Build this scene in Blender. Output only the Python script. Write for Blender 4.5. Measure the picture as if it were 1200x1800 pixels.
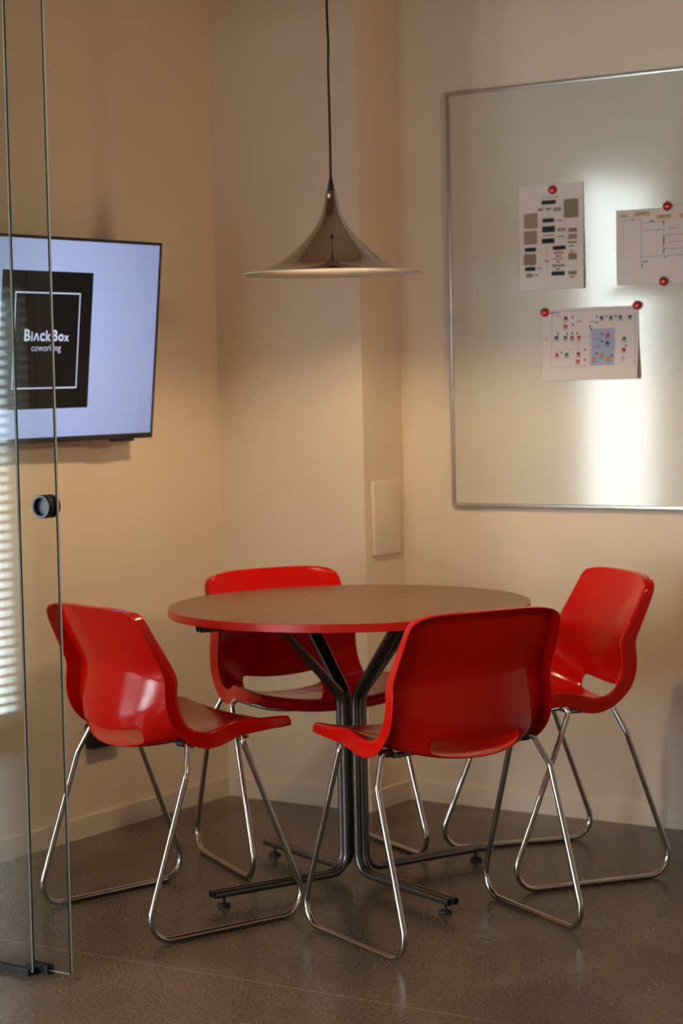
import bpy, bmesh, math, random
from mathutils import Vector, Matrix

# ------------------------------------------------------------------ camera
scn = bpy.context.scene
for o in list(bpy.data.objects):
    bpy.data.objects.remove(o, do_unlink=True)
COL = scn.collection

CAM = Vector((3.0458, -4.5164, 1.3375))
RV = Vector((0.82812, 0.56014, -0.02134))
UV = Vector((-0.01801, 0.06463, 0.99775))
FV = Vector((-0.56026, 0.82587, -0.06361))
cd = bpy.data.cameras.new('camera')
cam = bpy.data.objects.new('camera', cd)
COL.objects.link(cam)
m = Matrix(((RV.x, UV.x, -FV.x, CAM.x), (RV.y, UV.y, -FV.y, CAM.y), (RV.z, UV.z, -FV.z, CAM.z), (0, 0, 0, 1)))
cam.matrix_world = m
cd.sensor_fit = 'VERTICAL'
cd.sensor_height = 36.0
cd.sensor_width = 24.0
cd.lens = 3643.0 / 1800.0 * 36.0
cd.clip_start = 0.05
cd.clip_end = 100
cd.dof.use_dof = True
cd.dof.focus_distance = 4.95
cd.dof.aperture_fstop = 3.2
scn.camera = cam

# ------------------------------------------------------------------ world, light, exposure
scn.view_settings.view_transform = 'Standard'
scn.view_settings.look = 'None'
scn.view_settings.gamma = 1.0
scn.view_settings.use_curve_mapping = False
scn.view_settings.exposure = 0.05
w = bpy.data.worlds.new('world')
scn.world = w
w.use_nodes = True
w.node_tree.nodes['Background'].inputs[0].default_value = (0.55, 0.7, 1.0, 1)
w.node_tree.nodes['Background'].inputs[1].default_value = 0.5


def area(name, loc, target, sx, sy, power, color, spread=180):
    l = bpy.data.lights.new(name, 'AREA')
    l.shape = 'RECTANGLE'
    l.size = sx
    l.size_y = sy
    l.energy = power
    l.color = color
    l.spread = math.radians(spread)
    o = bpy.data.objects.new(name, l)
    o.location = loc
    d = Vector(target) - Vector(loc)
    o.rotation_euler = d.to_track_quat('-Z', 'Y').to_euler()
    COL.objects.link(o)
    return o


WIN_STRENGTH = 45.0           # daylight seen through the hall windows
BULB_W = 19.5                 # tungsten bulb in the pendant
area('inferred_side_light', (2.0, -0.53, 1.73), (-1, 0.27, 1.7), 0.16, 0.16, 3.6, (1.0, 0.66, 0.40), 90)  # unseen warm source inferred from the pendant's shadow; its real fixture is unknown
area('hall_fill_light', (3.4, -5.2, 2.98), (3.4, -5.2, 0.0), 1.6, 1.0, 10.0, (1.0, 0.8, 0.6))  # added fill light, no lamp known on the hall ceiling

# room dimensions
XL, YB, XC, YB2 = -1.0189, 0.7861, -0.4652, 1.0125
YG = -1.06
H = 2.75
XR = 3.2


# ------------------------------------------------------------------ helpers
def tag(o, label=None, cat=None, group=None, kind=None):
    if label: o['label'] = label
    if cat: o['category'] = cat
    if group: o['group'] = group
    if kind: o['kind'] = kind
    return o


def link(name, me, mats, parent=None, smooth=True):
    if not isinstance(mats, (list, tuple)):
        mats = [mats]
    for mt in mats:
        me.materials.append(mt)
    if smooth:
        for p in me.polygons:
            p.use_smooth = True
    o = bpy.data.objects.new(name, me)
    COL.objects.link(o)
    if parent is not None:
        o.parent = parent
    return o


def obj(name, bm, mats, parent=None, smooth=False, auto=None):
    me = bpy.data.meshes.new(name)
    bmesh.ops.recalc_face_normals(bm, faces=bm.faces)
    if auto is not None:
        for e in bm.edges:
            if len(e.link_faces) == 2 and e.calc_face_angle(0) > math.radians(auto):
                e.smooth = False
        smooth = True
    bm.to_mesh(me)
    bm.free()
    return link(name, me, mats, parent, smooth)


def empty(name, loc=(0, 0, 0), rz=0.0):
    o = bpy.data.objects.new(name, None)
    o.location = loc
    o.rotation_euler = (0, 0, rz)
    o.empty_display_size = 0.05
    COL.objects.link(o)
    return o


def box(bm, x0, x1, y0, y1, z0, z1, mi=0, bev=0.0):
    vs = [bm.verts.new((x, y, z)) for x in (x0, x1) for y in (y0, y1) for z in (z0, z1)]
    idx = [(0, 1, 3, 2), (4, 6, 7, 5), (0, 4, 5, 1), (2, 3, 7, 6), (0, 2, 6, 4), (1, 5, 7, 3)]
    fs = [bm.faces.new([vs[i] for i in f]) for f in idx]
    for f in fs:
        f.material_index = mi
    if bev > 0:
        es = {e for f in fs for e in f.edges}
        r = bmesh.ops.bevel(bm, geom=list(es), offset=bev, segments=3, profile=0.5, affect='EDGES')
        for f in r['faces']:
            f.material_index = mi
    return fs


def catmull(pts, n=6):
    out = []
    P = [Vector(p) for p in pts]
    P = [P[0] * 2 - P[1]] + P + [P[-1] * 2 - P[-2]]
    for i in range(1, len(P) - 2):
        for k in range(n):
            t = k / n
            a, b, c, d = P[i - 1], P[i], P[i + 1], P[i + 2]
            out.append(0.5 * ((2 * b) + (c - a) * t + (2 * a - 5 * b + 4 * c - d) * t * t + (3 * b - a - 3 * c + d) * t ** 3))
    out.append(P[-2])
    return out


def fillet(pts, rad, n=8):
    """polyline with rounded corners; rad one number or one per inner corner"""
    P = [Vector(p) for p in pts]
    out = [P[0]]
    for i in range(1, len(P) - 1):
        r = rad[i - 1] if isinstance(rad, (list, tuple)) else rad
        a = (P[i - 1] - P[i]); b = (P[i + 1] - P[i])
        la, lb = a.length, b.length
        a.normalize(); b.normalize()
        ang = a.angle(b)
        if r <= 0 or ang > 3.1:
            out.append(P[i]); continue
        d = min(r / math.tan(ang / 2), la * 0.48, lb * 0.48)
        rr = d * math.tan(ang / 2)
        cen = P[i] + (a + b).normalized() * (rr / math.sin(ang / 2))
        s = P[i] + a * d - cen; e = P[i] + b * d - cen
        tot = s.angle(e)
        ax = s.cross(e).normalized()
        for k in range(n + 1):
            out.append(cen + Matrix.Rotation(tot * k / n, 3, ax) @ s)
    out.append(P[-1])
    return out


def tube(bm, pts, r, seg=16, cap=True, mi=0, hollow=False):
    P = [Vector(p) for p in pts]
    rings = []
    t = (P[1] - P[0]).normalized()
    nrm = t.orthogonal().normalized()
    prev = t
    for i, p in enumerate(P):
        if i == 0: t = (P[1] - P[0]).normalized()
        elif i == len(P) - 1: t = (P[-1] - P[-2]).normalized()
        else: t = ((P[i] - P[i - 1]).normalized() + (P[i + 1] - P[i]).normalized()).normalized()
        q = prev.rotation_difference(t)
        nrm = (q @ nrm).normalized()
        prev = t
        bn = t.cross(nrm)
        rings.append([bm.verts.new(p + (nrm * math.cos(2 * math.pi * k / seg) + bn * math.sin(2 * math.pi * k / seg)) * r) for k in range(seg)])
    for a, b in zip(rings, rings[1:]):
        for k in range(seg):
            f = bm.faces.new((a[k], a[(k + 1) % seg], b[(k + 1) % seg], b[k]))
            f.material_index = mi; f.smooth = True
    if cap:
        for ring, pp, q, s in ((rings[0], P[0], P[1], -1), (rings[-1], P[-1], P[-2], 1)):
            if hollow:
                inn = [bm.verts.new(pp + (v.co - pp) * 0.8) for v in ring]
                dep = [bm.verts.new(v.co + (q - pp).normalized() * 0.02) for v in inn]
                for k in range(seg):
                    k2 = (k + 1) % seg
                    bm.faces.new((ring[k], ring[k2], inn[k2], inn[k])).material_index = mi
                    bm.faces.new((inn[k], inn[k2], dep[k2], dep[k])).material_index = mi
                bm.faces.new(dep).material_index = mi
            else:
                bm.faces.new(ring).material_index = mi
    return rings


def lathe(bm, prof, seg=48, c=(0, 0, 0), mi=0, closed=False):
    rings = []
    for r, z in prof:
        if r < 1e-6:
            rings.append([bm.verts.new((c[0], c[1], c[2] + z))])
        else:
            rings.append([bm.verts.new((c[0] + r * math.cos(2 * math.pi * k / seg), c[1] + r * math.sin(2 * math.pi * k / seg), c[2] + z)) for k in range(seg)])
    for a, b in zip(rings, rings[1:]):
        for k in range(seg):
            k2 = (k + 1) % seg
            if len(a) == 1 and len(b) == 1: continue
            if len(a) == 1: f = bm.faces.new((a[0], b[k2], b[k]))
            elif len(b) == 1: f = bm.faces.new((a[k], a[k2], b[0]))
            else: f = bm.faces.new((a[k], a[k2], b[k2], b[k]))
            f.material_index = mi
    return rings


# ------------------------------------------------------------------ materials
def mat(name, color, rough=0.5, metal=0.0, spec=0.5, coat=0.0, coat_rough=0.05, emit=None, estr=0.0):
    mt = bpy.data.materials.new(name)
    mt.use_nodes = True
    b = mt.node_tree.nodes['Principled BSDF']
    b.inputs['Base Color'].default_value = (*color, 1)
    b.inputs['Roughness'].default_value = rough
    b.inputs['Metallic'].default_value = metal
    b.inputs['Specular IOR Level'].default_value = spec
    b.inputs['Coat Weight'].default_value = coat
    b.inputs['Coat Roughness'].default_value = coat_rough
    if emit:
        b.inputs['Emission Color'].default_value = (*emit, 1)
        b.inputs['Emission Strength'].default_value = estr
    return mt


def noise_color(mt, c1, c2, scale, detail=4, stretch=(1, 1, 1), lo=0.35, hi=0.65, coord='Object', rough=None, bump=0.0):
    nt = mt.node_tree; N = nt.nodes; L = nt.links
    b = N['Principled BSDF']
    tc = N.new('ShaderNodeTexCoord'); mp = N.new('ShaderNodeMapping'); mp.inputs['Scale'].default_value = stretch
    no = N.new('ShaderNodeTexNoise'); no.inputs['Scale'].default_value = scale; no.inputs['Detail'].default_value = detail
    cr = N.new('ShaderNodeValToRGB')
    cr.color_ramp.elements[0].position = lo; cr.color_ramp.elements[0].color = (*c1, 1)
    cr.color_ramp.elements[1].position = hi; cr.color_ramp.elements[1].color = (*c2, 1)
    L.new(tc.outputs[coord], mp.inputs[0]); L.new(mp.outputs[0], no.inputs['Vector']); L.new(no.outputs['Fac'], cr.inputs[0])
    L.new(cr.outputs[0], b.inputs['Base Color'])
    if bump:
        bp = N.new('ShaderNodeBump'); bp.inputs['Strength'].default_value = bump; bp.inputs['Distance'].default_value = 0.002
        L.new(no.outputs['Fac'], bp.inputs['Height']); L.new(bp.outputs[0], b.inputs['Normal'])
    return no, cr, mp


M = {}
M['wall'] = mat('painted_plaster', (0.77, 0.67, 0.55), 0.75, spec=0.25)
noise_color(M['wall'], (0.76, 0.655, 0.535), (0.79, 0.69, 0.565), 2.0, 3, bump=0.05)
M['base'] = mat('painted_baseboard', (0.78, 0.69, 0.57), 0.45)
M['ceil'] = mat('ceiling_paint', (0.62, 0.50, 0.38), 0.8)
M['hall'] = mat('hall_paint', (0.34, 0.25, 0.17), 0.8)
M['red'] = mat('red_plastic', (0.56, 0.005, 0.0025), 0.16, spec=0.27)
M['red_edge'] = mat('red_table_edge', (0.58, 0.018, 0.01), 0.3)
M['chrome'] = mat('chrome', (0.60, 0.585, 0.57), 0.07, metal=1.0)
M['lampchrome'] = mat('lamp_chrome', (0.56, 0.54, 0.52), 0.05, metal=1.0)
M['lampwhite'] = mat('lamp_inner_white', (0.55, 0.52, 0.47), 0.55)
M['steel'] = mat('dark_steel', (0.17, 0.165, 0.165), 0.3, metal=0.9)
M['black'] = mat('black_plastic', (0.010, 0.010, 0.011), 0.5, spec=0.25)
M['rubber'] = mat('black_rubber', (0.015, 0.015, 0.016), 0.6)
M['alu'] = mat('aluminium', (0.55, 0.54, 0.52), 0.3, metal=0.9)
M['knob'] = mat('anodised_knob', (0.02, 0.022, 0.026), 0.35, metal=0.3)
M['knobface'] = mat('anodised_knob_face', (0.075, 0.10, 0.13), 0.6, metal=0.0)
M['board'] = mat('whiteboard_enamel', (0.61, 0.58, 0.49), 0.10, spec=0.42)
M['paper'] = mat('paper', (0.72, 0.66, 0.66), 0.8, spec=0.2)
M['plate'] = mat('cover_plate', (0.78, 0.69, 0.57), 0.5)
M['bulb'] = mat('bulb_glass', (0.9, 0.8, 0.6), 0.4, emit=(1.0, 0.66, 0.33), estr=6.0)

# wood laminate
M['wood'] = mat('walnut_laminate', (0.2, 0.12, 0.07), 0.34, spec=0.3)
no, cr, mp = noise_color(M['wood'], (0.13, 0.060, 0.027), (0.215, 0.112, 0.056), 5.0, 8, stretch=(1.2, 14, 1), lo=0.3, hi=0.7)
mp.inputs['Rotation'].default_value = (0, 0, math.radians(62))

# polished concrete
fm = mat('polished_concrete', (0.1, 0.085, 0.07), 0.22, spec=0.28)
nt = fm.node_tree; N = nt.nodes; L = nt.links; B = N['Principled BSDF']
tc = N.new('ShaderNodeTexCoord')
n1 = N.new('ShaderNodeTexNoise'); n1.inputs['Scale'].default_value = 2.2; n1.inputs['Detail'].default_value = 6
c1 = N.new('ShaderNodeValToRGB')
c1.color_ramp.elements[0].position = 0.3; c1.color_ramp.elements[0].color = (0.100, 0.068, 0.044, 1)
c1.color_ramp.elements[1].position = 0.72; c1.color_ramp.elements[1].color = (0.185, 0.134, 0.090, 1)
n2 = N.new('ShaderNodeTexNoise'); n2.inputs['Scale'].default_value = 150; n2.inputs['Detail'].default_value = 3
c2 = N.new('ShaderNodeValToRGB')
c2.color_ramp.elements[0].position = 0.36; c2.color_ramp.elements[0].color = (0.40, 0.37, 0.34, 1)
c2.color_ramp.elements[1].position = 0.52; c2.color_ramp.elements[1].color = (1, 1, 1, 1)
e = c2.color_ramp.elements.new(0.72); e.color = (1.22, 1.2, 1.15, 1)
mx = N.new('ShaderNodeMix'); mx.data_type = 'RGBA'; mx.blend_type = 'MULTIPLY'; mx.inputs[0].default_value = 1.0
v = N.new('ShaderNodeTexVoronoi'); v.inputs['Scale'].default_value = 42
sp = N.new('ShaderNodeValToRGB'); sp.color_ramp.interpolation = 'CONSTANT'
sp.color_ramp.elements[0].position = 0.0; sp.color_ramp.elements[0].color = (1, 1, 1, 1)
sp.color_ramp.elements[1].position = 0.10; sp.color_ramp.elements[1].color = (0, 0, 0, 1)
vr = N.new('ShaderNodeMath'); vr.operation = 'GREATER_THAN'; vr.inputs[1].default_value = 0.80
sx = N.new('ShaderNodeSeparateColor')
mm = N.new('ShaderNodeMath'); mm.operation = 'MULTIPLY'
mx2 = N.new('ShaderNodeMix'); mx2.data_type = 'RGBA'; mx2.inputs[7].default_value = (0.42, 0.38, 0.32, 1)
L.new(tc.outputs['Object'], n1.inputs['Vector']); L.new(tc.outputs['Object'], n2.inputs['Vector']); L.new(tc.outputs['Object'], v.inputs['Vector'])
L.new(n1.outputs['Fac'], c1.inputs[0]); L.new(n2.outputs['Fac'], c2.inputs[0])
L.new(c1.outputs[0], mx.inputs[6]); L.new(c2.outputs[0], mx.inputs[7])
L.new(v.outputs['Distance'], sp.inputs[0]); L.new(v.outputs['Color'], sx.inputs[0]); L.new(sx.outputs[0], vr.inputs[0])
L.new(sp.outputs[0], mm.inputs[0]); L.new(vr.outputs[0], mm.inputs[1])
L.new(mm.outputs[0], mx2.inputs[0]); L.new(mx.outputs[2], mx2.inputs[6])
# saw-cut joint, a thin pale line
sxyz = N.new('ShaderNodeSeparateXYZ'); L.new(tc.outputs['Object'], sxyz.inputs[0])
a1 = N.new('ShaderNodeMath'); a1.operation = 'MULTIPLY_ADD'; a1.inputs[1].default_value = -0.03; L.new(sxyz.outputs['X'], a1.inputs[0]); L.new(sxyz.outputs['Y'], a1.inputs[2])
a2 = N.new('ShaderNodeMath'); a2.operation = 'ADD'; a2.inputs[1].default_value = 0.877; L.new(a1.outputs[0], a2.inputs[0])
a3 = N.new('ShaderNodeMath'); a3.operation = 'ABSOLUTE'; L.new(a2.outputs[0], a3.inputs[0])
a4 = N.new('ShaderNodeMath'); a4.operation = 'LESS_THAN'; a4.inputs[1].default_value = 0.0018; L.new(a3.outputs[0], a4.inputs[0])
a5 = N.new('ShaderNodeMath'); a5.operation = 'MULTIPLY'; a5.inputs[1].default_value = 0.5; L.new(a4.outputs[0], a5.inputs[0])
mx3 = N.new('ShaderNodeMix'); mx3.data_type = 'RGBA'; mx3.inputs[7].default_value = (0.36, 0.31, 0.25, 1)
L.new(a5.outputs[0], mx3.inputs[0]); L.new(mx2.outputs[2], mx3.inputs[6]); L.new(mx3.outputs[2], B.inputs['Base Color'])
rr = N.new('ShaderNodeMapRange'); rr.inputs[3].default_value = 0.16; rr.inputs[4].default_value = 0.34
L.new(n1.outputs['Fac'], rr.inputs[0]); L.new(rr.outputs[0], B.inputs['Roughness'])
bp = N.new('ShaderNodeBump'); bp.inputs['Strength'].default_value = 0.02; bp.inputs['Distance'].default_value = 0.001
L.new(n2.outputs['Fac'], bp.inputs['Height']); L.new(bp.outputs[0], B.inputs['Normal'])
M['floor'] = fm


def glass_mat(name, tint, refl=1.0):
    mt = bpy.data.materials.new(name); mt.use_nodes = True
    nt = mt.node_tree; N = nt.nodes; L = nt.links
    N.remove(N['Principled BSDF'])
    out = N['Material Output']
    tr = N.new('ShaderNodeBsdfTransparent'); tr.inputs[0].default_value = (*tint, 1)
    gl = N.new('ShaderNodeBsdfGlossy'); gl.inputs['Roughness'].default_value = 0.0
    fr = N.new('ShaderNodeFresnel')
    ge = N.new('ShaderNodeNewGeometry'); io = N.new('ShaderNodeMath'); io.operation = 'MULTIPLY_ADD'
    io.inputs[1].default_value = 1 / 1.45 - 1.45; io.inputs[2].default_value = 1.45
    L.new(ge.outputs['Backfacing'], io.inputs[0]); L.new(io.outputs[0], fr.inputs[0])
    mu = N.new('ShaderNodeMath'); mu.operation = 'MULTIPLY'; mu.inputs[1].default_value = refl
    mi = N.new('ShaderNodeMixShader')
    L.new(fr.outputs[0], mu.inputs[0]); L.new(mu.outputs[0], mi.inputs[0]); L.new(tr.outputs[0], mi.inputs[1]); L.new(gl.outputs[0], mi.inputs[2]); L.new(mi.outputs[0], out.inputs[0])
    return mt


M['glass'] = glass_mat('clear_pane', (0.945, 0.965, 0.95))
M['glass_edge'] = mat('green_glass_edge', (0.015, 0.07, 0.07), 0.15, spec=0.5)
M['glass_edge_pale'] = mat('polished_edge_sheen', (0.36, 0.42, 0.40), 0.15, spec=0.8)  # polished arris, its sheen painted in as a pale colour
M['glass_edge_bright'] = mat('glass_edge_glint', (0.80, 0.9, 0.92), 0.12, spec=0.9)  # glint along the door end, painted into the edge colour


def emis(name, col, s):
    return mat(name, (0, 0, 0), 0.6, emit=col, estr=s)


# ------------------------------------------------------------------ the setting
def struct(name, bm, mt, **k):
    return tag(obj(name, bm, mt, **k), kind='structure')


bm = bmesh.new(); box(bm, -3.2, 6.4, -8.2, 1.4, -0.1, 0.0); struct('floor', bm, M['floor'])
bm = bmesh.new(); box(bm, -1.3, XR + 0.1, YG + 0.04, 1.4, H, H + 0.1); struct('ceiling', bm, M['ceil'])
bm = bmesh.new(); box(bm, XL - 0.12, XL, YG - 0.06, YB + 0.1, 0, H); struct('wall_left', bm, M['wall'])
bm = bmesh.new(); box(bm, XL, XC, YB, YB2 + 0.1, 0, H); struct('wall_back', bm, M['wall'])
bm = bmesh.new(); box(bm, XC, XR + 0.1, YB2, YB2 + 0.1, 0, H); struct('wall_back_recess', bm, M['wall'])
bm = bmesh.new()
box(bm, XR, XR + 0.1, YG, YB2, 0, H)
struct('wall_right', bm, M['hall'])
bt = 0.012; hb = 0.062


def baseboard(name, x0, x1, y0, y1):
    bm = bmesh.new(); box(bm, x0, x1, y0, y1, 0, hb)
    es = [e for e in bm.edges if all(abs(vv.co.z - hb) < 1e-5 for vv in e.verts)]
    bmesh.ops.bevel(bm, geom=es, offset=0.002, segments=2, affect='EDGES')
    struct(name, bm, M['base'])


baseboard('baseboard_left', XL, XL + bt, YG + 0.1, YB - bt)
baseboard('baseboard_back', XL, XC + bt, YB - bt, YB)
baseboard('baseboard_return', XC, XC + bt, YB, YB2 - bt)
baseboard('baseboard_recess', XC, XR, YB2 - bt, YB2)

# hall outside the glass front, for light and reflections in glass, chrome and whiteboard
HX, HY = -2.4, -8.0
bm = bmesh.new()
HW = [(-5.0, -4.05, 0.35, 2.5), (-3.48, -2.3, 0.05, 1.72)]   # window openings in the hall's left wall (y0,y1,z0,z1)
ys = [HY, HW[0][0], HW[0][1], HW[1][0], HW[1][1], YG - 0.06]
box(bm, HX - 0.1, HX, ys[0], ys[1], 0, 3); box(bm, HX - 0.1, HX, ys[2], ys[3], 0, 3); box(bm, HX - 0.1, HX, ys[4], ys[5], 0, 3)
for (a, b, z0, z1) in HW:
    box(bm, HX - 0.1, HX, a, b, 0, z0); box(bm, HX - 0.1, HX, a, b, z1, 3)
struct('wall_hall_left', bm, M['hall'])
bm = bmesh.new(); box(bm, HX - 0.1, XL - 0.12, YG - 0.06, YG + 0.04, 0, 3); struct('wall_hall_front', bm, M['hall'])
bm = bmesh.new(); box(bm, XR + 0.1, 6.1, YG - 0.06, YG + 0.04, 0, 3); struct('wall_hall_side', bm, M['hall'])
bm = bmesh.new(); box(bm, XL - 0.12, XR + 0.1, YG - 0.06, YG + 0.04, 2.23, 3); struct('wall_hall_shade_header', bm, M['hall'])  # unseen header, added to cut daylight on the upper walls
bm = bmesh.new(); box(bm, 6.0, 6.1, HY, YG - 0.06, 0, 3); struct('wall_hall_right', bm, M['hall'])
bm = bmesh.new(); box(bm, HX - 0.1, -2.2, HY - 0.1, HY, 0, 3); box(bm, 0.6, 6.1, HY - 0.1, HY, 0, 3); box(bm, -2.2, 0.6, HY - 0.1, HY, 0, .1); box(bm, -2.2, 0.6, HY - 0.1, HY, 1.7, 3)
struct('wall_hall_rear', bm, M['hall'])
bm = bmesh.new(); box(bm, HX - 0.1, 6.1, HY - 0.1, YG + 0.04, 3, 3.1); struct('ceiling_hall', bm, M['ceil'])

M['day'] = emis('daylight_pane', (0.88, 0.94, 1.0), WIN_STRENGTH)
M['day_dim'] = emis('daylight_pane_shaded', (0.80, 0.90, 1.0), 9.0)
M['frame'] = mat('window_frame_paint', (0.5, 0.48, 0.45), 0.5)
for i, (a, b, z0, z1) in enumerate(HW):
    bm = bmesh.new()
    yy = (a + b) / 2
    for y0, y1, q0, q1 in ((a, a + .04, z0, z1), (b - .04, b, z0, z1), (a + .04, b - .04, z0, z0 + .04), (a + .04, b - .04, z1 - .04, z1), (yy - .02, yy + .02, z0 + .04, z1 - .04)):
        box(bm, HX - 0.07, HX - 0.03, y0, y1, q0, q1)
    wdw = struct('window_%d' % (i + 1), bm, M['frame'])
    bm = bmesh.new(); box(bm, HX - 0.10, HX - 0.09, a, b, z0, z1); obj('pane', bm, M['day'] if i == 0 else M['day_dim'], wdw)
bm = bmesh.new()
for x0, x1, z0, z1 in ((-2.2, -2.15, .1, 1.7), (.55, .6, .1, 1.7), (-2.15, .55, .1, .15), (-2.15, .55, 1.65, 1.7), (-.82, -.78, .15, 1.65)):
    box(bm, x0, x1, HY - .07, HY - .03, z0, z1)
w3 = struct('window_3', bm, M['frame'])  # added glowing window that brightens the recess wall; none known here
bm = bmesh.new(); box(bm, -2.2, .6, HY - .10, HY - .09, .1, 1.7); obj('pane', bm, emis('fill_pane_rear', (.85, .92, 1.0), 7.5), w3)
# slatted blind of the near hall window (seen mirrored in the glass door)
M['slat'] = mat('blind_slat', (0.7, 0.7, 0.7), 0.5)
a, b, z0, z1 = HW[1]
bl = None
bm = bmesh.new()
n = 46
for k in range(n):
    z = z0 + (k + 0.5) * (z1 - z0) / n
    vs = [bm.verts.new(p) for p in ((HX + .01, a, z - .009), (HX + .03, a, z + .007), (HX + .03, b, z + .007), (HX + .01, b, z - .009))]
    bm.faces.new(vs)
bl = obj('window_blind', bm, M['slat'])
tag(bl, 'pale slatted blind in front of the hall window, mirrored in the glass', 'blind')

# ------------------------------------------------------------------ glass front
GZ = 2.225


def pane(name, x0, x1, y, mats, mi):
    """glass sheet 10 mm thick with bevelled polished end; mi = materials of near arris, end face, far arris"""
    bm = bmesh.new()
    b = .0024
    sec = [(x0, y - .005), (x1 - b, y - .005), (x1, y - .005 + b), (x1, y + .005 - b), (x1 - b, y + .005), (x0, y + .005)]
    lo = [bm.verts.new((a, c, .006)) for a, c in sec]; hi = [bm.verts.new((a, c, GZ)) for a, c in sec]
    side = [0, mi[0], mi[1], mi[2], 0, mi[1]]
    for k in range(6):
        f = bm.faces.new((lo[k], lo[(k + 1) % 6], hi[(k + 1) % 6], hi[k])); f.material_index = side[k]
    bm.faces.new(lo).material_index = 2; bm.faces.new(hi).material_index = 2
    return obj(name, bm, mats)


GM = [M['glass'], M['glass_edge'], M['glass_edge_pale'], M['glass_edge_bright']]
p1 = pane('fixed_glass_panel', XL + 0.005, -0.160, -1.077, GM, (2, 1, 1))
tag(p1, 'fixed frameless glass panel with dark green edge, furthest left in the room front', 'glass panel')
p2 = pane('sliding_glass_door', XL + 0.06, -0.071, -1.048, GM, (1, 3, 2))
tag(p2, 'sliding clear glass door with a round dark finger pull, behind the fixed panel', 'glass door')
# finger pull, a part of the door
bm = bmesh.new()
prof = [(0, -0.011), (0.0195, -0.011), (0.0195, -0.022), (0.0205, -0.0235), (0.0255, -0.0235), (0.0265, -0.022), (0.0265, -0.0065), (0.0235, -0.005)]
prof2 = [(0.0235, 0.005), (0.0265, 0.0065), (0.0265, 0.014), (0.0255, 0.0155), (0.0205, 0.0155), (0.0195, 0.014), (0.0195, 0.010), (0, 0.010)]


def ylathe(bm, prof, cx, cy, cz, seg=40, mi=0):
    rings = []
    for r, d in prof:
        rings.append([bm.verts.new((cx + r * math.cos(2 * math.pi * k / seg), cy + d, cz + r * math.sin(2 * math.pi * k / seg))) for k in range(seg)] if r > 0 else [bm.verts.new((cx, cy + d, cz))])
    for a, b in zip(rings, rings[1:]):
        for k in range(seg):
            k2 = (k + 1) % seg
            if len(a) == 1: f = bm.faces.new((a[0], b[k2], b[k]))
            elif len(b) == 1: f = bm.faces.new((a[k], a[k2], b[0]))
            else: f = bm.faces.new((a[k], a[k2], b[k2], b[k]))
            f.material_index = mi


KX, KZ = -0.1025, 1.069
ylathe(bm, prof, KX, -1.048, KZ)
ylathe(bm, prof2, KX, -1.048, KZ)
for f in bm.faces:
    c = f.calc_center_median()
    if c.y < -1.048 - 0.0233 or (abs(c.y + 1.048 + 0.011) < 1e-4):
        f.material_index = 1
kn = obj('finger_pull', bm, [M['knob'], M['knobface']], p2, auto=35)
kn['label'] = 'round dark grey recessed finger pull'
# floor channel and guide
bm = bmesh.new()
box(bm, XL + 0.003, -0.165, -1.092, -1.0835, 0, 0.013); box(bm, XL + 0.003, -0.165, -1.0705, -1.062, 0, 0.013); box(bm, XL + 0.003, -0.165, -1.0835, -1.0705, 0, 0.005)
tag(obj('glass_channel', bm, M['black']), 'black floor channel holding the fixed glass panel, left of the guide', 'channel')
bm = bmesh.new()
box(bm, -0.20, -0.135, -1.0605, -1.0555, 0, 0.019); box(bm, -0.20, -0.135, -1.0405, -1.0355, 0, 0.019); box(bm, -0.20, -0.135, -1.0555, -1.0405, 0, 0.005)
tag(obj('door_guide', bm, M['black']), 'small black U-shaped floor guide clasping the sliding door bottom', 'door guide')
bm = bmesh.new()
lathe(bm, [(0, 0.003), (0.003, 0.003), (0.004, 0.0), (0.004, 0)], 12)
s = obj('floor_screw', bm, M['rubber'], smooth=True); s.location = (-0.048, -1.052, 0)
tag(s, 'tiny black screw head in the floor just beside the door edge', 'screw')

# ------------------------------------------------------------------ the round table
ARM0 = 1.1813 + math.pi
TZ = 0.7497
tb = empty('round_table')
tag(tb, 'round walnut-topped meeting table with red edge on a steel tube pedestal', 'table')
bm = bmesh.new()
R = 0.4774; TH = 0.0215
seg = 128
rings = lathe(bm, [(0, 0), (0.3, 0), (R - 0.0012, 0), (R, -0.0012), (R, -TH + 0.0012), (R - 0.0012, -TH), (0.3, -TH), (0, -TH)], seg)
for f in bm.faces:
    c = f.calc_center_median(); rad = math.hypot(c.x, c.y)
    f.material_index = 0 if (c.z > -0.0003) else (1 if rad > R - 0.003 else 2)
M['under'] = mat('table_underside', (0.05, 0.035, 0.03), 0.6)
top = obj('tabletop', bm, [M['wood'], M['red_edge'], M['under']], tb, auto=30)
top.location = (0, 0, TZ)
top['label'] = 'walnut laminate tabletop with red painted edge'
ru = 0.0095; rho = 0.031
for k in range(4):
    a = ARM0 + k * math.pi / 2
    dr = Vector((math.cos(a), math.sin(a), 0)); tg = Vector((-math.sin(a), math.cos(a), 0))
    bm = bmesh.new()
    for s in (-1, 1):
        def q(rad, z): return dr * rad + tg * (s * 0.0097) + Vector((0, 0, z))
        pts = fillet([q(0.437, 0.036), q(rho, 0.036), q(rho, 0.505), q(rho + 0.20, TZ - TH - ru), q(0.455, TZ - TH - ru)], [0.05, 0.06, 0.04], 10)
        tube(bm, pts, ru, 18, hollow=True)
    lg = obj('pedestal_leg', bm, M['steel'], tb, auto=40)
    bm = bmesh.new()
    c = dr * 0.404
    lathe(bm, [(0, 0), (0.017, 0), (0.0175, 0.004), (0.015, 0.0085), (0.006, 0.011), (0.0045, 0.014), (0.0045, 0.030), (0, 0.030)], 28, (c.x, c.y, 0))
    obj('levelling_foot', bm, M['rubber'], lg, auto=35)

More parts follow.
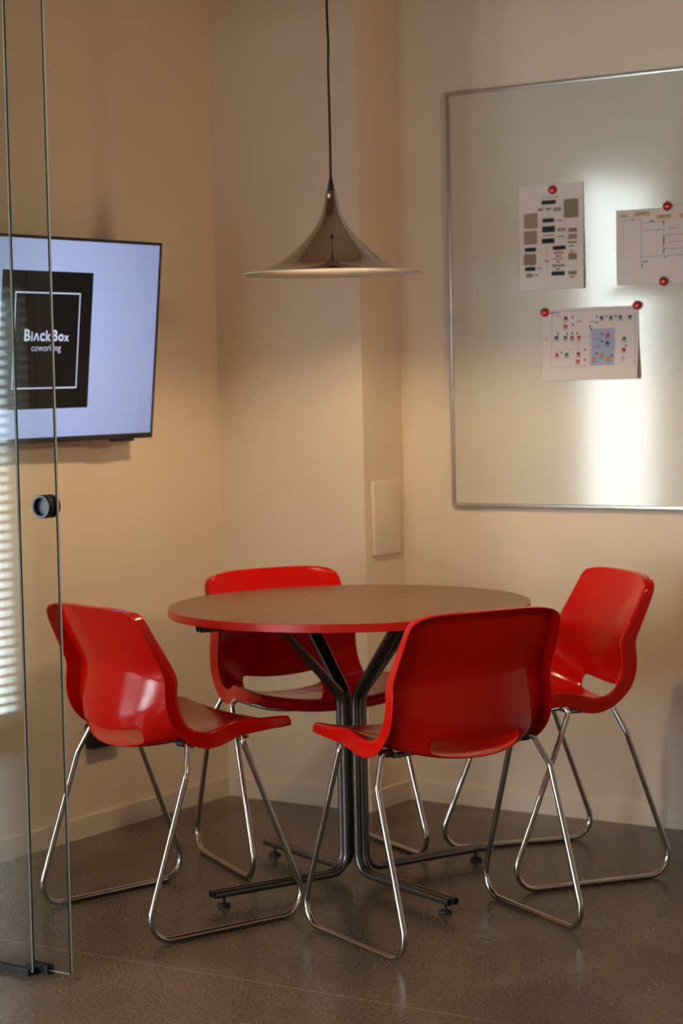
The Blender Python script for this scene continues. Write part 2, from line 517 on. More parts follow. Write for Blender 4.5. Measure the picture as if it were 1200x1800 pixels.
# ------------------------------------------------------------------ the chairs
RW = [  # inner edge (y,z,halfwidth), outer flange edge (y,z), centre (y,z), lateral power, power of the height
    (.192, .502, .226, .191, .480, .222, .474, 2.2, 2.6),
    (.165, .506, .236, .165, .479, .200, .477, 2.2, 2.2),
    (.100, .509, .239, .100, .477, .130, .472, 2.2, 2.2),
    (.050, .5115, .237, .055, .474, .070, .468, 2.2, 2.2),
    (.030, .5125, .235, .042, .473, .040, .466, 2.2, 2.2),
    (.010, .5110, .232, .026, .470, .010, .464, 2.2, 2.2),
    (-.012, .502, .230, .005, .462, -.030, .460, 2.2, 2.2),
    (-.036, .493, .226, -.020, .452, -.075, .454, 2.3, 2.3),
    (-.062, .490, .223, -.062, .448, -.115, .449, 2.4, 2.4),
    (-.090, .497, .221, -.102, .461, -.155, .446, 2.6, 2.6),
    (-.112, .514, .220, -.132, .482, -.188, .450, 2.3, 2.3),
    (-.128, .543, .219, -.158, .510, -.202, .489, 2.2, 2.2),
    (-.134, .575, .217, -.174, .545, -.206, .532, 2.1, 2.2),
    (-.131, .605, .215, -.178, .590, -.198, .576, 2.0, 2.2),
    (-.129, .622, .213, -.174, .618, -.190, .608, 2.0, 2.2),
    (-.133, .638, .212, -.177, .640, -.186, .632, 2.0, 2.2),
    (-.145, .660, .211, -.189, .664, -.188, .658, 2.0, 2.2),
    (-.172, .705, .208, -.209, .705, -.206, .704, 2.1, 2.4),
    (-.198, .750, .204, -.230, .748, -.226, .756, 2.3, 3),
    (-.208, .770, .201, -.237, .767, -.233, .780, 2.4, 4),
    (-.213, .782, .193, -.241, .779, -.238, .791, 2.4, 5),
    (-.216, .789, .179, -.244, .786, -.241, .799, 2.4, 5),
]
US = [0, .14, .28, .42, .56, .70, .82, .90, .96, 1.0]


def make_shell():
    bm = bmesh.new()
    cols = [-1 * u for u in reversed(US[1:])] + US
    nc = len(cols)
    # flange columns: index -2,-1 (left) and +1,+2 (right)
    allc = [('f', -1, 1.0), ('f', -1, 0.86), ('f', -1, 0.17)] + [('u', u, 0) for u in cols] + [('f', 1, 0.17), ('f', 1, 0.86), ('f', 1, 1.0)]
    nr = len(RW)
    rows = [('F', 0, 1.0), ('F', 0, 0.82), ('F', 0, 0.2)] + [('R', i, 0) for i in range(nr)] + [('T', nr - 1, 0.2), ('T', nr - 1, 0.8), ('T', nr - 1, 1.0)]
    V = {}
    for ri, (rk, i, rf) in enumerate(rows):
        ye, ze, xe, yo, zo, yc, zc, pw, pz = RW[i]
        for ci, (ck, u, cf) in enumerate(allc):
            uu = u
            wgt = abs(uu) ** pw
            x = uu * xe; y = yc + (ye - yc) * wgt; z = zc + (ze - zc) * abs(uu) ** pz
            ox = oy = oz = 0.0
            if ck == 'f':
                ox = uu * (0.0035 + 0.0045 * cf); oy = (yo - ye) * cf; oz = (zo - ze) * cf
            if rk == 'F':
                fy, fz = 0.0035 + 0.003 * rf, -0.026 * rf
                oy = oy * (1 - 0) + fy; oz = fz
                if ck == 'f': ox *= 0.8
            if rk == 'T':
                ty, tz = -0.024 * rf, 0.003 - 0.003 * rf
                oy = min(oy, ty) if ck == 'f' else ty
                oz = tz
                if ck == 'f': ox *= 0.3; oz -= .005 * rf
            V[ri, ci] = bm.verts.new((x + ox, y + oy, z + oz))
    for ri in range(len(rows) - 1):
        for ci in range(len(allc) - 1):
            r0 = rows[ri]; c0 = allc[ci]; c1 = allc[ci + 1]
            if r0[0] == 'R' and r0[1] == 10 and c0[0] == 'u' and c1[0] == 'u' and abs(c0[1]) <= .561 and abs(c1[1]) <= .561:
                continue
            f = bm.faces.new((V[ri, ci], V[ri, ci + 1], V[ri + 1, ci + 1], V[ri + 1, ci]))
            f.smooth = True
    me = bpy.data.meshes.new('shell')
    bm.normal_update()
    # make normals face the sitter
    up = sum(f.normal.z for f in bm.faces)
    if up < 0:
        for f in bm.faces: f.normal_flip()
    bm.to_mesh(me); bm.free()
    o = link('seat_shell', me, M['red'])
    so = o.modifiers.new('solid', 'SOLIDIFY'); so.thickness = 0.0042; so.offset = -1; so.edge_crease_outer = 0.35; so.edge_crease_inner = 0.3; so.edge_crease_rim = 0.2
    ss = o.modifiers.new('subd', 'SUBSURF'); ss.levels = 2; ss.render_levels = 2
    return o


tr = 0.0075


def make_chair():
    root = empty('shell_chair')
    sh = make_shell(); sh.parent = root
    A = (.2648, .2193, tr); Bp = (.2457, -.2722, tr); K = (.2425, -.1349, .3935); Rt = (.214, -.108, .463); F = (.247, .024, .481)
    for s in (-1, 1):
        def S(p): return (p[0] * s, p[1], p[2])
        bm = bmesh.new()
        pts = fillet([S((.185, -.10, .468)), S(Rt), S(K), S(Bp), S(A), S(F), S((.205, .075, .463))], [0.012, 0.05, 0.055, 0.055, 0.05], 10)
        tube(bm, pts, tr, 16)
        obj('sled_leg', bm, M['chrome'], root, auto=60)
    bm = bmesh.new()
    half = [(.19, -.10, .466), (.17, -.085, .455), (.13, -.035, .443), (.07, -.02, .442), (0, -.02, .442)]
    pts = catmull(half + [(-p[0], p[1], p[2]) for p in reversed(half[:-1])], 6)
    tube(bm, pts, tr * 0.98, 14); b = obj('rear_crossbar', bm, M['steel'], root, auto=60)
    bm = bmesh.new()
    half = [(.205, .075, .463), (.16, .11, .4515), (.10, .13, .448), (0, .135, .449)]
    pts = catmull(half + [(-p[0], p[1], p[2]) for p in reversed(half[:-1])], 6)
    tube(bm, pts, tr * 0.98, 14); obj('front_crossbar', bm, M['chrome'], root, auto=60)
    for s in (-1, 1):
        bm = bmesh.new()
        x = s * .19
        box(bm, x - .016, x + .008, -.114, -.076, .4560, .470, bev=.003)
        obj('mounting_clamp', bm, M['rubber'], root, auto=40)
    return root


def copy_tree(o):
    c = o.copy(); COL.objects.link(c)
    for ch in o.children:
        d = ch.copy(); COL.objects.link(d); d.parent = c
    return c


def place(o, X, Y, T):
    # chair frame: local +y is forward, local +x the sitter's right; world forward = (cos T, sin T)
    o.location = (X, Y, 0); o.rotation_euler = (0, 0, T - math.pi / 2)


proto = make_chair()
chairs = [
    (-.2395, -.4518, 1.2838, 'red plastic shell chair seen from behind through the glass door, left of the table'),
    (-.2697, .1876, -.5216, 'red plastic shell chair behind the table, half hidden by the tabletop, facing the viewer'),
    (.4269, -.2705, 2.6719, 'nearest red plastic shell chair, its broad back hiding the right of the table'),
    (.3455, .4191, -2.2339, 'red plastic shell chair furthest right, under the whiteboard, facing the table'),
]
bpy.context.view_layer.update()
for i, (X, Y, T, lab) in enumerate(chairs):
    o = proto if i == 0 else copy_tree(proto)
    place(o, X, Y, T)
    tag(o, lab, 'chair', 'red shell chairs around the round table')

# ------------------------------------------------------------------ pendant lamp
LX, LY = -0.02, -0.014
RZ = 1.616
lp = empty('pendant_lamp', (LX, LY, RZ))
tag(lp, 'trumpet-shaped chrome pendant lamp hanging above the round table on a black cord', 'lamp')
outer = [(.0125, .2125), (.0140, .2125), (.0150, .208), (.0175, .190), (.0225, .167), (.0295, .146), (.0390, .127), (.0510, .109), (.0650, .093), (.0840, .075), (.1060, .0555), (.1300, .0385), (.157, .0235), (.184, .0125), (.210, .0055), (.2355, .0012)]
pts = catmull([(r, 0, z) for r, z in outer[2:]], 4)
op = outer[:2] + [(p.x, p.z) for p in pts]
bm = bmesh.new()
lathe(bm, op, 96)
obj('shade', bm, M['lampchrome'], lp, smooth=True)['label'] = 'mirror-polished chrome shade'
bm = bmesh.new()
ip = [(0.2355, .0012), (0.2362, 0.0), (0.2355, -0.0008)] + [(r - 0.001, z - 0.0016) for r, z in reversed(op[2:]) if r > 0.016] + [(0, .196)]
lathe(bm, ip, 96)
o = obj('shade_lining', bm, M['lampwhite'], lp, smooth=True)
o['label'] = 'matt white inside of the shade'
bm = bmesh.new()
lathe(bm, [(0, .252), (.0028, .252), (.0045, .2455), (.0095, .2145), (.0095, .212), (0, .212)], 24)
obj('cord_grip', bm, M['black'], lp, auto=40)
bm = bmesh.new()
cp = catmull([(0, 0, .25), (.0004, 0, .40), (-.0008, .0, .52), (.001, 0, .60), (-.0010, 0, .68), (.0, 0, .85), (0, 0, 1.10)], 8)
tube(bm, cp, 0.0032, 10)
obj('cord', bm, M['black'], lp, auto=60)
bm = bmesh.new()
lathe(bm, [(0, 1.134), (.05, 1.134), (.05, 1.118), (.046, 1.112), (.006, 1.095), (0, 1.095)], 32)
obj('ceiling_rose', bm, M['black'], lp, auto=40)
bm = bmesh.new()
lathe(bm, [(0, .108), (.008, .110), (.016, .117), (.019, .127), (.016, .138), (.011, .148), (.009, .16), (0, .16)], 24)
bo = obj('bulb', bm, M['bulb'], lp, smooth=True)
pl = bpy.data.lights.new('bulb_light', 'POINT'); pl.energy = BULB_W; pl.color = (1.0, 0.71, 0.41); pl.shadow_soft_size = 0.028
po = bpy.data.objects.new('bulb_light', pl); po.location = (LX, LY, RZ + 0.074); COL.objects.link(po)

# ------------------------------------------------------------------ television
TVO = Vector((XL + .07, .360, 1.176)); yaw, tilt, TVH, TVW = .036, .105, .585, .955
Wd = Vector((math.sin(yaw), math.cos(yaw), 0)); Nn = Vector((math.cos(yaw), -math.sin(yaw), 0))
Ud = Vector((0, 0, 1)) * math.cos(tilt) + Nn * math.sin(tilt)
Nd = Wd.cross(Ud)
if Nd.x < 0: Nd = -Nd
# local x = along width (0 right edge .. -TVW), y = normal, z = up
tv = empty('television')
tvm = Matrix(((Wd.x, Nd.x, Ud.x, TVO.x), (Wd.y, Nd.y, Ud.y, TVO.y), (Wd.z, Nd.z, Ud.z, TVO.z), (0, 0, 0, 1)))
# mirrored basis would flip text, so the reading direction is handled below
KTV = 0.9865
tv.location = CAM + (TVO - CAM) * KTV
tv.scale = (KTV,) * 3
TVP = []   # parts are built in world axes relative to TVO


def tvt(a, d, h):
    return Wd * a + Nd * d + Ud * h


def tvbox(bm, a0, a1, d0, d1, h0, h1, mi=0, bev=0):
    n0 = len(bm.verts)
    bm2 = bmesh.new()
    box(bm2, a0, a1, d0, d1, h0, h1, mi, bev)
    mp = {}
    for vv in bm2.verts: mp[vv.index if False else vv] = bm.verts.new(tvt(*vv.co))
    for f in bm2.faces:
        nf = bm.faces.new([mp[vv] for vv in f.verts]); nf.material_index = f.material_index
    bm2.free()


tag(tv, 'wall-mounted black television showing a black square logo on a pale blue screen', 'television')
bm = bmesh.new(); BZ = .009
tvbox(bm, -TVW, 0, -.012, 0, TVH - BZ, TVH); tvbox(bm, -TVW, 0, -.012, 0, 0, .016)
tvbox(bm, -TVW, -TVW + BZ, -.012, 0, .016, TVH - BZ); tvbox(bm, -BZ, 0, -.012, 0, .016, TVH - BZ)
tvbox(bm, -TVW + .003, -.003, -.030, -.012, .004, TVH - .003); tvbox(bm, -TVW + .1, -.1, -.052, -.030, .06, .36)
M['tvblack'] = mat('tv_bezel', (0.010, 0.010, 0.011), 0.3)
obj('bezel', bm, M['tvblack'], tv)
bm = bmesh.new(); tvbox(bm, -TVW / 2 - .0 + .30, -TVW / 2 + .40, -.012, -.002, -.008, 0, bev=.002); obj('sensor', bm, M['tvblack'], tv)
bm = bmesh.new()
tvbox(bm, -TVW / 2 - .1, -TVW / 2 + .1, -.105, -.052, .12, .30)
obj('wall_bracket', bm, M['black'], tv)
# screen with a soft backlight variation (real LCD glow, brighter in the middle)
sm = bpy.data.materials.new('lcd_screen'); sm.use_nodes = True
N = sm.node_tree.nodes; L = sm.node_tree.links; Bs = N['Principled BSDF']
Bs.inputs['Base Color'].default_value = (0.02, 0.02, 0.025, 1); Bs.inputs['Roughness'].default_value = 0.35
tcn = N.new('ShaderNodeTexCoord'); gn = N.new('ShaderNodeTexGradient'); gn.gradient_type = 'SPHERICAL'
mpn = N.new('ShaderNodeMapping'); mpn.inputs['Location'].default_value = (0, 0.88, -0.48); mpn.inputs['Scale'].default_value = (1.0, 1.9, 1.7)
crn = N.new('ShaderNodeValToRGB')
crn.color_ramp.elements[0].position = 0.0; crn.color_ramp.elements[0].color = (0.23, 0.27, 0.46, 1)
crn.color_ramp.elements[1].position = 0.75; crn.color_ramp.elements[1].color = (0.37, 0.45, 0.74, 1)
L.new(tcn.outputs['Object'], mpn.inputs[0]); L.new(mpn.outputs[0], gn.inputs[0]); L.new(gn.outputs['Fac'], crn.inputs[0])
L.new(crn.outputs[0], Bs.inputs['Emission Color']); Bs.inputs['Emission Strength'].default_value = 1.0
M['lcd'] = sm
bm = bmesh.new(); tvbox(bm, -TVW + BZ, -BZ, -.008, -.0015, .016, TVH - BZ)
scr = obj('screen', bm, M['lcd'], tv)
# logo, in the plane of the screen; X to the right in the picture = +Wd
M['ink'] = mat('screen_black', (0.004, 0.004, 0.004), 0.3, spec=0.1, emit=(0.006, 0.005, 0.005), estr=1.0)
M['glow'] = emis('screen_white', (0.55, 0.58, 0.78), 1.0)


def text_mesh(s, size, bold=0.0):
    cu = bpy.data.curves.new('t', 'FONT'); cu.body = s; cu.size = size; cu.offset = bold; cu.resolution_u = 3
    o = bpy.data.objects.new('t', cu); COL.objects.link(o)
    bpy.context.view_layer.update()
    me = bpy.data.meshes.new_from_object(o.evaluated_get(bpy.context.evaluated_depsgraph_get()))
    bpy.data.objects.remove(o, do_unlink=True); bpy.data.curves.remove(cu)
    return me


def add_text(bm, s, size, bold, x0, y0, width, fn, mi, height=None):
    me = text_mesh(s, size, bold)
    xs = [v.co.x for v in me.vertices]; k = width / (max(xs) - min(xs)); mn = min(xs)
    ky = 1.0 if height is None else height
    mp = [bm.verts.new(fn(x0 + (v.co.x - mn) * k, y0 + v.co.y * k * ky)) for v in me.vertices]
    for p in me.polygons:
        try:
            f = bm.faces.new([mp[i] for i in p.vertices]); f.material_index = mi
        except ValueError:
            pass
    bpy.data.meshes.remove(me)


def rect(bm, fn, x0, x1, y0, y1, mi):
    f = bm.faces.new([bm.verts.new(fn(x, y)) for x, y in ((x0, y0), (x1, y0), (x1, y1), (x0, y1))]); f.material_index = mi


bm = bmesh.new()
f0 = lambda x, y: tvt(x, -.0011, y)
f1 = lambda x, y: tvt(x, -.0008, y)
rect(bm, f0, -.655, -.291, .098, .487, 0)
t = .0042
fx0, fx1, fz0, fz1 = -.603, -.341, .155, .428
rect(bm, f1, fx0, fx1, fz1 - t, fz1, 1); rect(bm, f1, fx0, fx1, fz0, fz0 + t, 1)
rect(bm, f1, fx0, fx0 + t, fz0 + t, fz1 - t, 1); rect(bm, f1, fx1 - t, fx1, fz0 + t, fz1 - t, 1)
# wordmark on the screen
X0, X1, YT = -.561, -.381, .291
parts = [('B', .0, .135), ('l', .155, .185), ('A', .20, .335), ('c', .345, .455), ('k', .475, .60), ('B', .615, .745), ('o', .757, .88), ('x', .885, 1.0)]
wt = X1 - X0
for ch_, a_, b_ in parts:
    if ch_ == 'A':
        ax, bx_ = X0 + a_ * wt, X0 + b_ * wt; hx = .0215; th = .0068
        mid = (ax + bx_) / 2
        for q in ([(ax, 0), (ax + th, 0), (mid + .0, hx - .006), (mid, hx), (mid - .004, hx)], [(bx_, 0), (bx_ - th, 0), (mid, hx - .006), (mid, hx), (mid + .004, hx)]):
            f = bm.faces.new([bm.verts.new(f1(x, YT + y)) for x, y in q]); f.material_index = 1
    else:
        add_text(bm, ch_, .045, .0014, X0 + a_ * wt, YT, (b_ - a_) * wt, f1, 1)
add_text(bm, 'coworking', .03, .0, -.531, .262, .118, f1, 1)
obj('logo', bm, [M['ink'], M['glow']], scr)

# ------------------------------------------------------------------ whiteboard, papers, magnets
BX0, BX1, BZ0, BZ1 = -.2765, 1.62, .938, 2.209
BY = YB2
wb = empty('whiteboard', ((BX0 + BX1) / 2, BY, BZ0))
wb.location = (0, 0, 0)
tag(wb, 'large glossy magnetic whiteboard in a thin aluminium frame on the right wall', 'whiteboard')
bm = bmesh.new(); box(bm, BX0 + .008, BX1 - .008, BY - .014, BY - .001, BZ0 + .008, BZ1 - .008); obj('board', bm, M['board'], wb)
bm = bmesh.new(); fwid = .012
for x0, x1, z0, z1 in ((BX0, BX1, BZ1 - fwid, BZ1), (BX0, BX1, BZ0, BZ0 + fwid), (BX0, BX0 + fwid, BZ0 + fwid, BZ1 - fwid), (BX1 - fwid, BX1, BZ0 + fwid, BZ1 - fwid)):
    box(bm, x0, x1, BY - .021, BY - .0005, z0, z1, bev=.0025)
obj('frame', bm, M['alu'], wb, auto=40)
PY = BY - .0145

C = {}
for nm, col in dict(pg=(.03, .045, .05), green=(.02, .06, .045), olive=(.26, .22, .15), tan=(.33, .27, .2), pink=(.42, .27, .22), line=(.28, .24, .25), yellow=(.52, .45, .22), txt=(.16, .13, .14), blue=(.38, .44, .60), mag=(.36, .04, .12), redi=(.55, .07, .06), purp=(.10, .07, .28), grn=(.06, .20, .13), orng=(.70, .25, .07), dk=(.04, .04, .05), pale=(.55, .46, .46)).items():
    C[nm] = mat('ink_' + nm, col, 0.8, spec=0.1)
CN = list(C)


def paper(name, corner, wid, hgt, marks, bend, label, rot=0.0, th=0.0003):
    """corner = lower-left (x,z); marks = list of (u0,u1,v0,v1,colour) with v measured from the top; bend(u,v) -> distance off the board"""
    bm = bmesh.new()
    ca, sa = math.cos(rot), math.sin(rot)

    def P(u, vv, extra=0.0):
        x = u * wid; z = (1 - vv) * hgt
        return (corner[0] + x * ca - z * sa, PY - .0006 - bend(u, vv) - extra, corner[1] + x * sa + z * ca)
    nu, nv = 16, 22
    front = [[bm.verts.new(P(i / nu, j / nv, th)) for i in range(nu + 1)] for j in range(nv + 1)]
    back = [[bm.verts.new(P(i / nu, j / nv)) for i in range(nu + 1)] for j in range(nv + 1)]
    for j in range(nv):
        for i in range(nu):
            bm.faces.new((front[j][i], front[j][i + 1], front[j + 1][i + 1], front[j + 1][i]))
            bm.faces.new((back[j][i], back[j + 1][i], back[j + 1][i + 1], back[j][i + 1]))
    for i in range(nu):
        bm.faces.new((front[0][i], back[0][i], back[0][i + 1], front[0][i + 1])); bm.faces.new((front[nv][i], front[nv][i + 1], back[nv][i + 1], back[nv][i]))
    for j in range(nv):
        bm.faces.new((front[j][0], front[j + 1][0], back[j + 1][0], back[j][0])); bm.faces.new((front[j][nu], back[j][nu], back[j + 1][nu], front[j + 1][nu]))
    for mk in marks:
        u0, u1, v0, v1, cn = mk
        lift = th + .0004 + (.0002 if cn not in ('blue', 'olive', 'tan') else 0)
        k = max(1, int((u1 - u0) * 10)); kv = max(1, int((v1 - v0) * 12))
        for i in range(k):
            for j in range(kv):
                ua, ub = u0 + (u1 - u0) * i / k, u0 + (u1 - u0) * (i + 1) / k
                va, vb = v0 + (v1 - v0) * j / kv, v0 + (v1 - v0) * (j + 1) / kv
                f = bm.faces.new([bm.verts.new(P(a, b, lift)) for a, b in ((ua, vb), (ub, vb), (ub, va), (ua, va))])
                f.material_index = 1 + CN.index(cn)
    me = bpy.data.meshes.new(name); bm.to_mesh(me); bm.free()
    o = link(name, me, [M['paper']] + [C[c] for c in CN], smooth=False)
    tag(o, label, 'paper', 'printed sheets pinned to the whiteboard')
    return o


# sheet 1: flow chart (crop coordinates of the photo: page spans 95..985 x 150..1660 px of a zoomed view, sheared)
def m1(x0, x1, y0, y1, c):
    # remove the slight perspective shear of the page
    u0, u1 = (x0 - 98) / 880, (x1 - 98) / 880
    um = (u0 + u1) / 2
    ytop = 225 - 70 * um; ybot = 1655 - 35 * um
    return (u0, u1, (y0 - ytop) / (ybot - ytop), (y1 - ytop) / (ybot - ytop), c)


mk = [m1(400, 640, 366, 374, 'txt'), m1(408, 604, 408, 465, 'pg'), m1(440, 570, 415, 455, 'green'),
      m1(360, 430, 520, 556, 'olive'), m1(462, 540, 510, 545, 'olive'), m1(572, 680, 505, 560, 'tan'),
      m1(712, 912, 388, 648, 'olive'), m1(162, 352, 590, 800, 'tan'), m1(160, 345, 832, 1018, 'tan'),
      m1(420, 580, 658, 714, 'pg'), m1(450, 550, 665, 705, 'green'), m1(612, 705, 680, 694, 'txt'),
      m1(415, 590, 765, 850, 'pg'), m1(435, 570, 780, 838, 'green'), m1(620, 742, 790, 836, 'pink'),
      m1(425, 575, 882, 902, 'pink'), m1(625, 720, 900, 915, 'txt'), m1(408, 584, 935, 1002, 'pg'), m1(430, 560, 948, 992, 'green'),
      m1(772, 892, 790, 846, 'olive'), m1(770, 888, 875, 942, 'tan'), m1(765, 885, 972, 1002, 'olive'), m1(780, 850, 1030, 1046, 'txt'),
      m1(560, 735, 1036, 1092, 'pg'), m1(590, 715, 1045, 1082, 'green'), m1(172, 328, 1062, 1118, 'pg'), m1(200, 310, 1070, 1108, 'green'),
      m1(570, 708, 1115, 1146, 'pink'), m1(595, 680, 1168, 1186, 'txt'), m1(555, 700, 1206, 1226, 'tan'), m1(605, 660, 1250, 1268, 'txt'),
      m1(548, 725, 1292, 1326, 'tan'), m1(600, 655, 1350, 1368, 'txt'), m1(782, 850, 1100, 1118, 'pink'), m1(770, 888, 1136, 1228, 'olive'),
      m1(155, 330, 1148, 1304, 'olive'), m1(172, 320, 1328, 1384, 'pg'), m1(195, 300, 1338, 1374, 'green'), m1(345, 400, 1338, 1354, 'txt'),
      m1(192, 285, 1418, 1470, 'olive'), m1(305, 362, 1430, 1446, 'txt'), m1(445, 512, 1238, 1254, 'txt'),
      m1(542, 722, 1388, 1446, 'pg'), m1(570, 700, 1398, 1436, 'green'), m1(768, 886, 1384, 1434, 'olive'), m1(790, 858, 1456, 1474, 'txt'),
      m1(480, 484, 1040, 1420, 'line'), m1(498, 502, 560, 655, 'line'), m1(352, 420, 688, 692, 'line'), m1(600, 615, 802, 806, 'line')]
paper('chart_sheet', (-.024, 1.594), .2165, .3115, mk, lambda u, v: .001 + .006 * v ** 2 + .004 * max(0, u - .75) * v,
      'white portrait sheet with a dark green flow chart under one tomato magnet')


def m2(x0, x1, y0, y1, c):
    return ((x0 - 255) / 1620, (x1 - 255) / 1620, (y0 - (405 - .05 * (x0 - 255))) / 1040, (y1 - (405 - .05 * (x0 - 255))) / 1040, c)


mk = [m2(305, 455, 460, 510, 'yellow'), m2(545, 820, 430, 490, 'yellow'), m2(925, 1170, 470, 528, 'yellow'), m2(1300, 1560, 450, 510, 'yellow'),
      m2(360, 400, 476, 486, 'txt'), m2(610, 760, 440, 452, 'txt'), m2(975, 1130, 480, 492, 'txt'),
      m2(368, 373, 555, 1020, 'line'), m2(372, 670, 544, 550, 'line'), m2(510, 550, 525, 540, 'txt'), m2(668, 674, 510, 1200, 'line'),
      m2(690, 1040, 570, 576, 'line'), m2(820, 885, 545, 562, 'txt'), m2(690, 1045, 680, 687, 'line'), m2(1042, 1047, 545, 1000, 'line'),
      m2(1030, 1056, 545, 600, 'olive'), m2(1030, 1056, 760, 880, 'olive'), m2(1030, 1056, 920, 990, 'olive'), m2(1060, 1500, 740, 746, 'line'), m2(1110, 1500, 835, 840, 'line'),
      m2(1050, 1500, 930, 936, 'line'), m2(670, 1500, 1040, 1046, 'line'), m2(1030, 1090, 1040, 1052, 'txt'), m2(690, 780, 1105, 1118, 'txt'), m2(668, 688, 1140, 1200, 'olive'), m2(1130, 1250, 645, 652, 'txt')]
paper('chart_sheet', (.299, 1.596), .312, .218, mk, lambda u, v: .001 + .002 * abs(math.sin(math.pi * v)),
      'white landscape sheet of thin lines with yellow boxes, cut by the right picture edge')


def m3(x0, x1, y0, y1, c):
    u0, u1 = (x0 - 135) / 905, (x1 - 135) / 905
    um = (u0 + u1) / 2; yt = 140 - 52 * um; yb = 828 - 30 * um
    return (u0, u1, (y0 - yt) / (yb - yt), (y1 - yt) / (yb - yt), c)


def ic(x, y, c, s=17): return [m3(x - s, x + s, y - s, y + s, c), m3(x - s * 1.3, x + s * 1.3, y + s + 8, y + s + 14, 'txt')]


mk = [m3(600, 825, 315, 672, 'blue')]
for x, y, c in [(364, 222, 'mag'), (361, 300, 'redi'), (273, 412, 'purp'), (359, 410, 'grn'), (422, 408, 'redi'), (487, 404, 'redi'), (278, 577, 'redi'), (371, 572, 'grn'), (484, 564, 'mag'), (481, 635, 'redi'),
                (702, 214, 'purp'), (788, 208, 'grn'), (876, 204, 'grn'), (964, 200, 'grn'), (757, 379, 'redi'), (755, 454, 'purp'), (636, 610, 'orng'), (705, 567, 'orng'), (769, 602, 'orng'), (911, 410, 'grn'), (909, 517, 'mag')]:
    mk += ic(x, y, c)
for x, y in [(429, 208), (429, 284), (287, 375), (377, 372), (424, 366), (470, 366), (324, 555), (547, 521), (545, 620), (658, 202), (658, 257), (745, 196), (833, 193), (592, 298), (602, 326), (706, 370), (705, 440), (654, 558), (799, 576), (929, 478), (235, 175)]:
    mk.append(m3(x - 8, x + 8, y - 9, y + 9, 'dk'))
mk += [m3(225, 1015, 138 + 0, 141, 'line'), m3(225, 228, 140, 690, 'line'), m3(225, 580, 688, 691, 'line'), m3(1010, 1013, 120, 665, 'line'), m3(250, 310, 168, 176, 'txt'), m3(465, 520, 246, 254, 'txt'),
       m3(590, 640, 246, 252, 'txt'), m3(255, 430, 524, 527, 'line'), m3(585, 588, 330, 680, 'line'), m3(235, 310, 200, 205, 'txt'), m3(165, 190, 400, 446, 'pale'), m3(895, 918, 575, 635, 'pale'), m3(633, 690, 488, 494, 'txt'), m3(635, 690, 415, 420, 'txt'), m3(520, 600, 395, 398, 'line'), m3(478, 481, 440, 545, 'line')]
paper('chart_sheet', (.048, 1.322), .318, .214, mk, lambda u, v: .001 + (.022 * max(0, v - .35) ** 1.6 * (0.7 + .9 * u)) * (1 if v < .85 else 1 - 2.6 * (v - .85)),
      'lowest white sheet, printed with small coloured icons, its lower edge curling')

# tomato magnets
M['tomato'] = mat('tomato_glaze', (0.45, 0.012, 0.01), 0.15, spec=0.6)
M['calyx'] = mat('tomato_leaf', (0.03, 0.07, 0.03), 0.5)


def make_magnet():
    bm = bmesh.new()
    prof = [(0, .0095), (.006, .0092), (.0105, .0078), (.0135, .005), (.0142, .0025), (.0135, 0), (0, 0)]
    rings = []
    ns = 32
    for r, d in prof:
        if r == 0: rings.append([bm.verts.new((0, -d, 0))]); continue
        ring = []
        for k in range(ns):
            a = 2 * math.pi * k / ns
            lob = 1 + .03 * math.cos(5 * a)
            zz = r * math.sin(a) * .93 * lob
            if math.sin(a) > .8: zz -= .0012 * (math.sin(a) - .8) / .2
            ring.append(bm.verts.new((r * math.cos(a) * lob, -d, zz)))
        rings.append(ring)
    for a, b in zip(rings, rings[1:]):
        for k in range(ns):
            k2 = (k + 1) % ns
            if len(a) == 1: bm.faces.new((a[0], b[k], b[k2]))
            elif len(b) == 1: bm.faces.new((a[k2], a[k], b[0]))
            else: bm.faces.new((a[k], b[k], b[k2], a[k2]))
    o = obj('tomato_magnet', bm, M['tomato'], smooth=True)
    bm = bmesh.new()
    cz = .0105
    for k in range(5):
        a = math.pi / 2 + (k - 2) * .75
        tip = Vector((.0068 * math.cos(a) * 1.1, -.0065, cz + .0045 * math.sin(a) - .001 * abs(k - 2)))
        s = Vector((-math.sin(a), 0, math.cos(a))) * .0014
        c0 = Vector((0, -.0088, cz))
        base = [c0 + s, c0 - s]
        v = [bm.verts.new(p) for p in (base[0], base[1], tip, base[0] + Vector((0, .002, 0)), base[1] + Vector((0, .002, 0)), tip + Vector((0, .001, 0)))]
        bm.faces.new((v[0], v[1], v[2])); bm.faces.new((v[3], v[5], v[4])); bm.faces.new((v[0], v[2], v[5], v[3])); bm.faces.new((v[1], v[4], v[5], v[2])); bm.faces.new((v[0], v[3], v[4], v[1]))
    tube(bm, [(0, -.007, cz), (.0006, -.008, cz + .003), (.0012, -.008, cz + .0055)], .0009, 8)
    obj('calyx', bm, M['calyx'], o)['label'] = 'green leaf star and stalk'
    return o


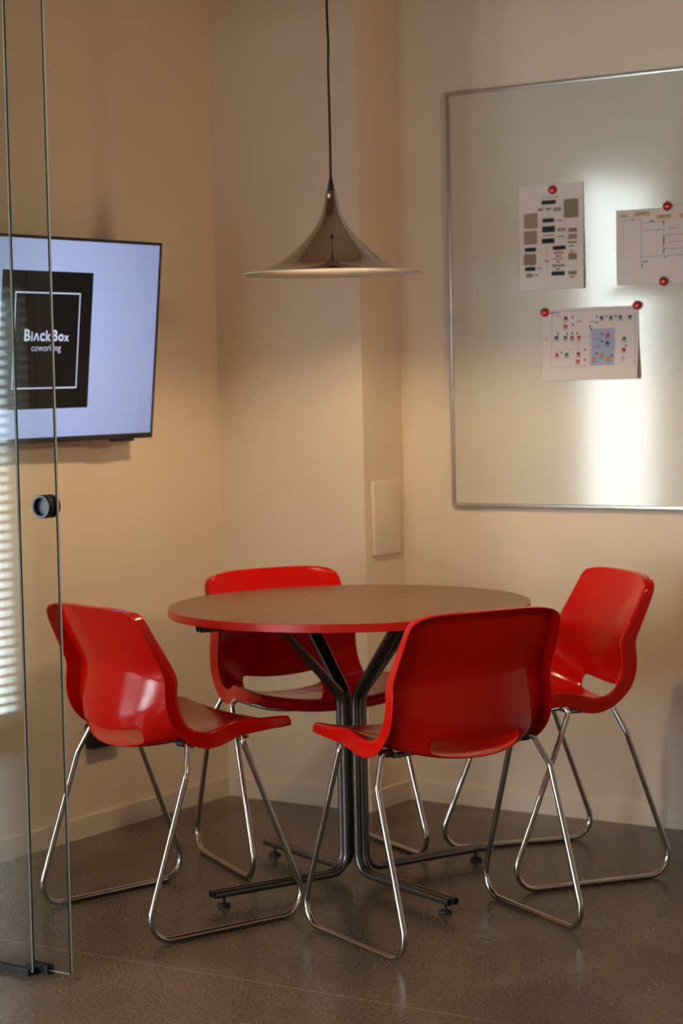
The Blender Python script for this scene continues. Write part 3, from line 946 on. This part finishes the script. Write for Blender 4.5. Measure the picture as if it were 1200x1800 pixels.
mg = make_magnet()
spots = [(.0906, 1.8885, .15, .0022, 'red tomato-shaped magnet holding the top of the portrait flow-chart sheet'),
         (.4631, 1.8165, -.05, .002, 'red tomato-shaped magnet on the top edge of the yellow-boxed sheet'),
         (.4497, 1.6020, .0, .003, 'red tomato-shaped magnet on the bottom edge of the yellow-boxed sheet'),
         (.3638, 1.5365, -.25, .002, 'red tomato-shaped magnet at the upper right corner of the icon sheet'),
         (.0594, 1.5260, .05, .002, 'red tomato-shaped magnet at the upper left corner of the icon sheet')]
for i, (x, z, rt, off, lab) in enumerate(spots):
    o = mg if i == 0 else copy_tree(mg)
    o.location = (x, PY - off, z); o.rotation_euler = (0, rt, 0)
    tag(o, lab, 'magnet', 'tomato magnets on the whiteboard')

# ------------------------------------------------------------------ cover plate on the return wall, socket box on the left wall
bm = bmesh.new(); box(bm, XC, XC + .010, .822, .979, .790, 1.022, bev=.004)
tag(obj('cover_plate', bm, M['plate'], auto=40), 'blank cream rectangular cover plate on the narrow return wall', 'cover plate')
sb = empty('socket_box', (XL, .16, .26))
tag(sb, 'black socket box low on the left wall behind the left chair', 'socket box')
bm = bmesh.new(); box(bm, 0, .035, -.065, .075, 0, .075, bev=.004); obj('housing', bm, M['black'], sb, auto=40)
for yy in (-.03, .038):
    bm = bmesh.new(); rr_ = []
    for r, d in ((.021, .0355), (.021, .0375), (.019, .0375), (.019, .0355)):
        rr_.append([bm.verts.new((d, yy + r * math.cos(2 * math.pi * k / 24), .0375 + r * math.sin(2 * math.pi * k / 24))) for k in range(24)])
    for a, b in zip(rr_, rr_[1:]):
        for k in range(24): bm.faces.new((a[k], a[(k + 1) % 24], b[(k + 1) % 24], b[k]))
    obj('outlet_ring', bm, M['rubber'], sb)

# ------------------------------------------------------------------ made-up floor lamp body behind the inferred warm light, outside the frame
fl = empty('added_floor_lamp', (2.09, -.554, 0))
tag(fl, 'slim black floor lamp with a small cylindrical head, added unseen right of the table', 'lamp')
bm = bmesh.new(); lathe(bm, [(0, 0), (.13, 0), (.13, .012), (.125, .016), (0, .016)], 40); obj('base', bm, M['black'], fl, auto=40)
bm = bmesh.new(); tube(bm, [(0, 0, .014), (0, 0, 1.72)], .009, 14); obj('pole', bm, M['black'], fl, auto=40)
bm = bmesh.new()
dirv = Vector((-3.0, .8, -.03)).normalized()
rr1 = tube(bm, [Vector((0, 0, 1.73)), Vector((0, 0, 1.73)) + dirv * .085], .125, 40, cap=False)
bm.faces.new(rr1[0])
o = obj('lamp_head', bm, M['black'], fl, auto=40)
so = o.modifiers.new('solid', 'SOLIDIFY'); so.thickness = .002
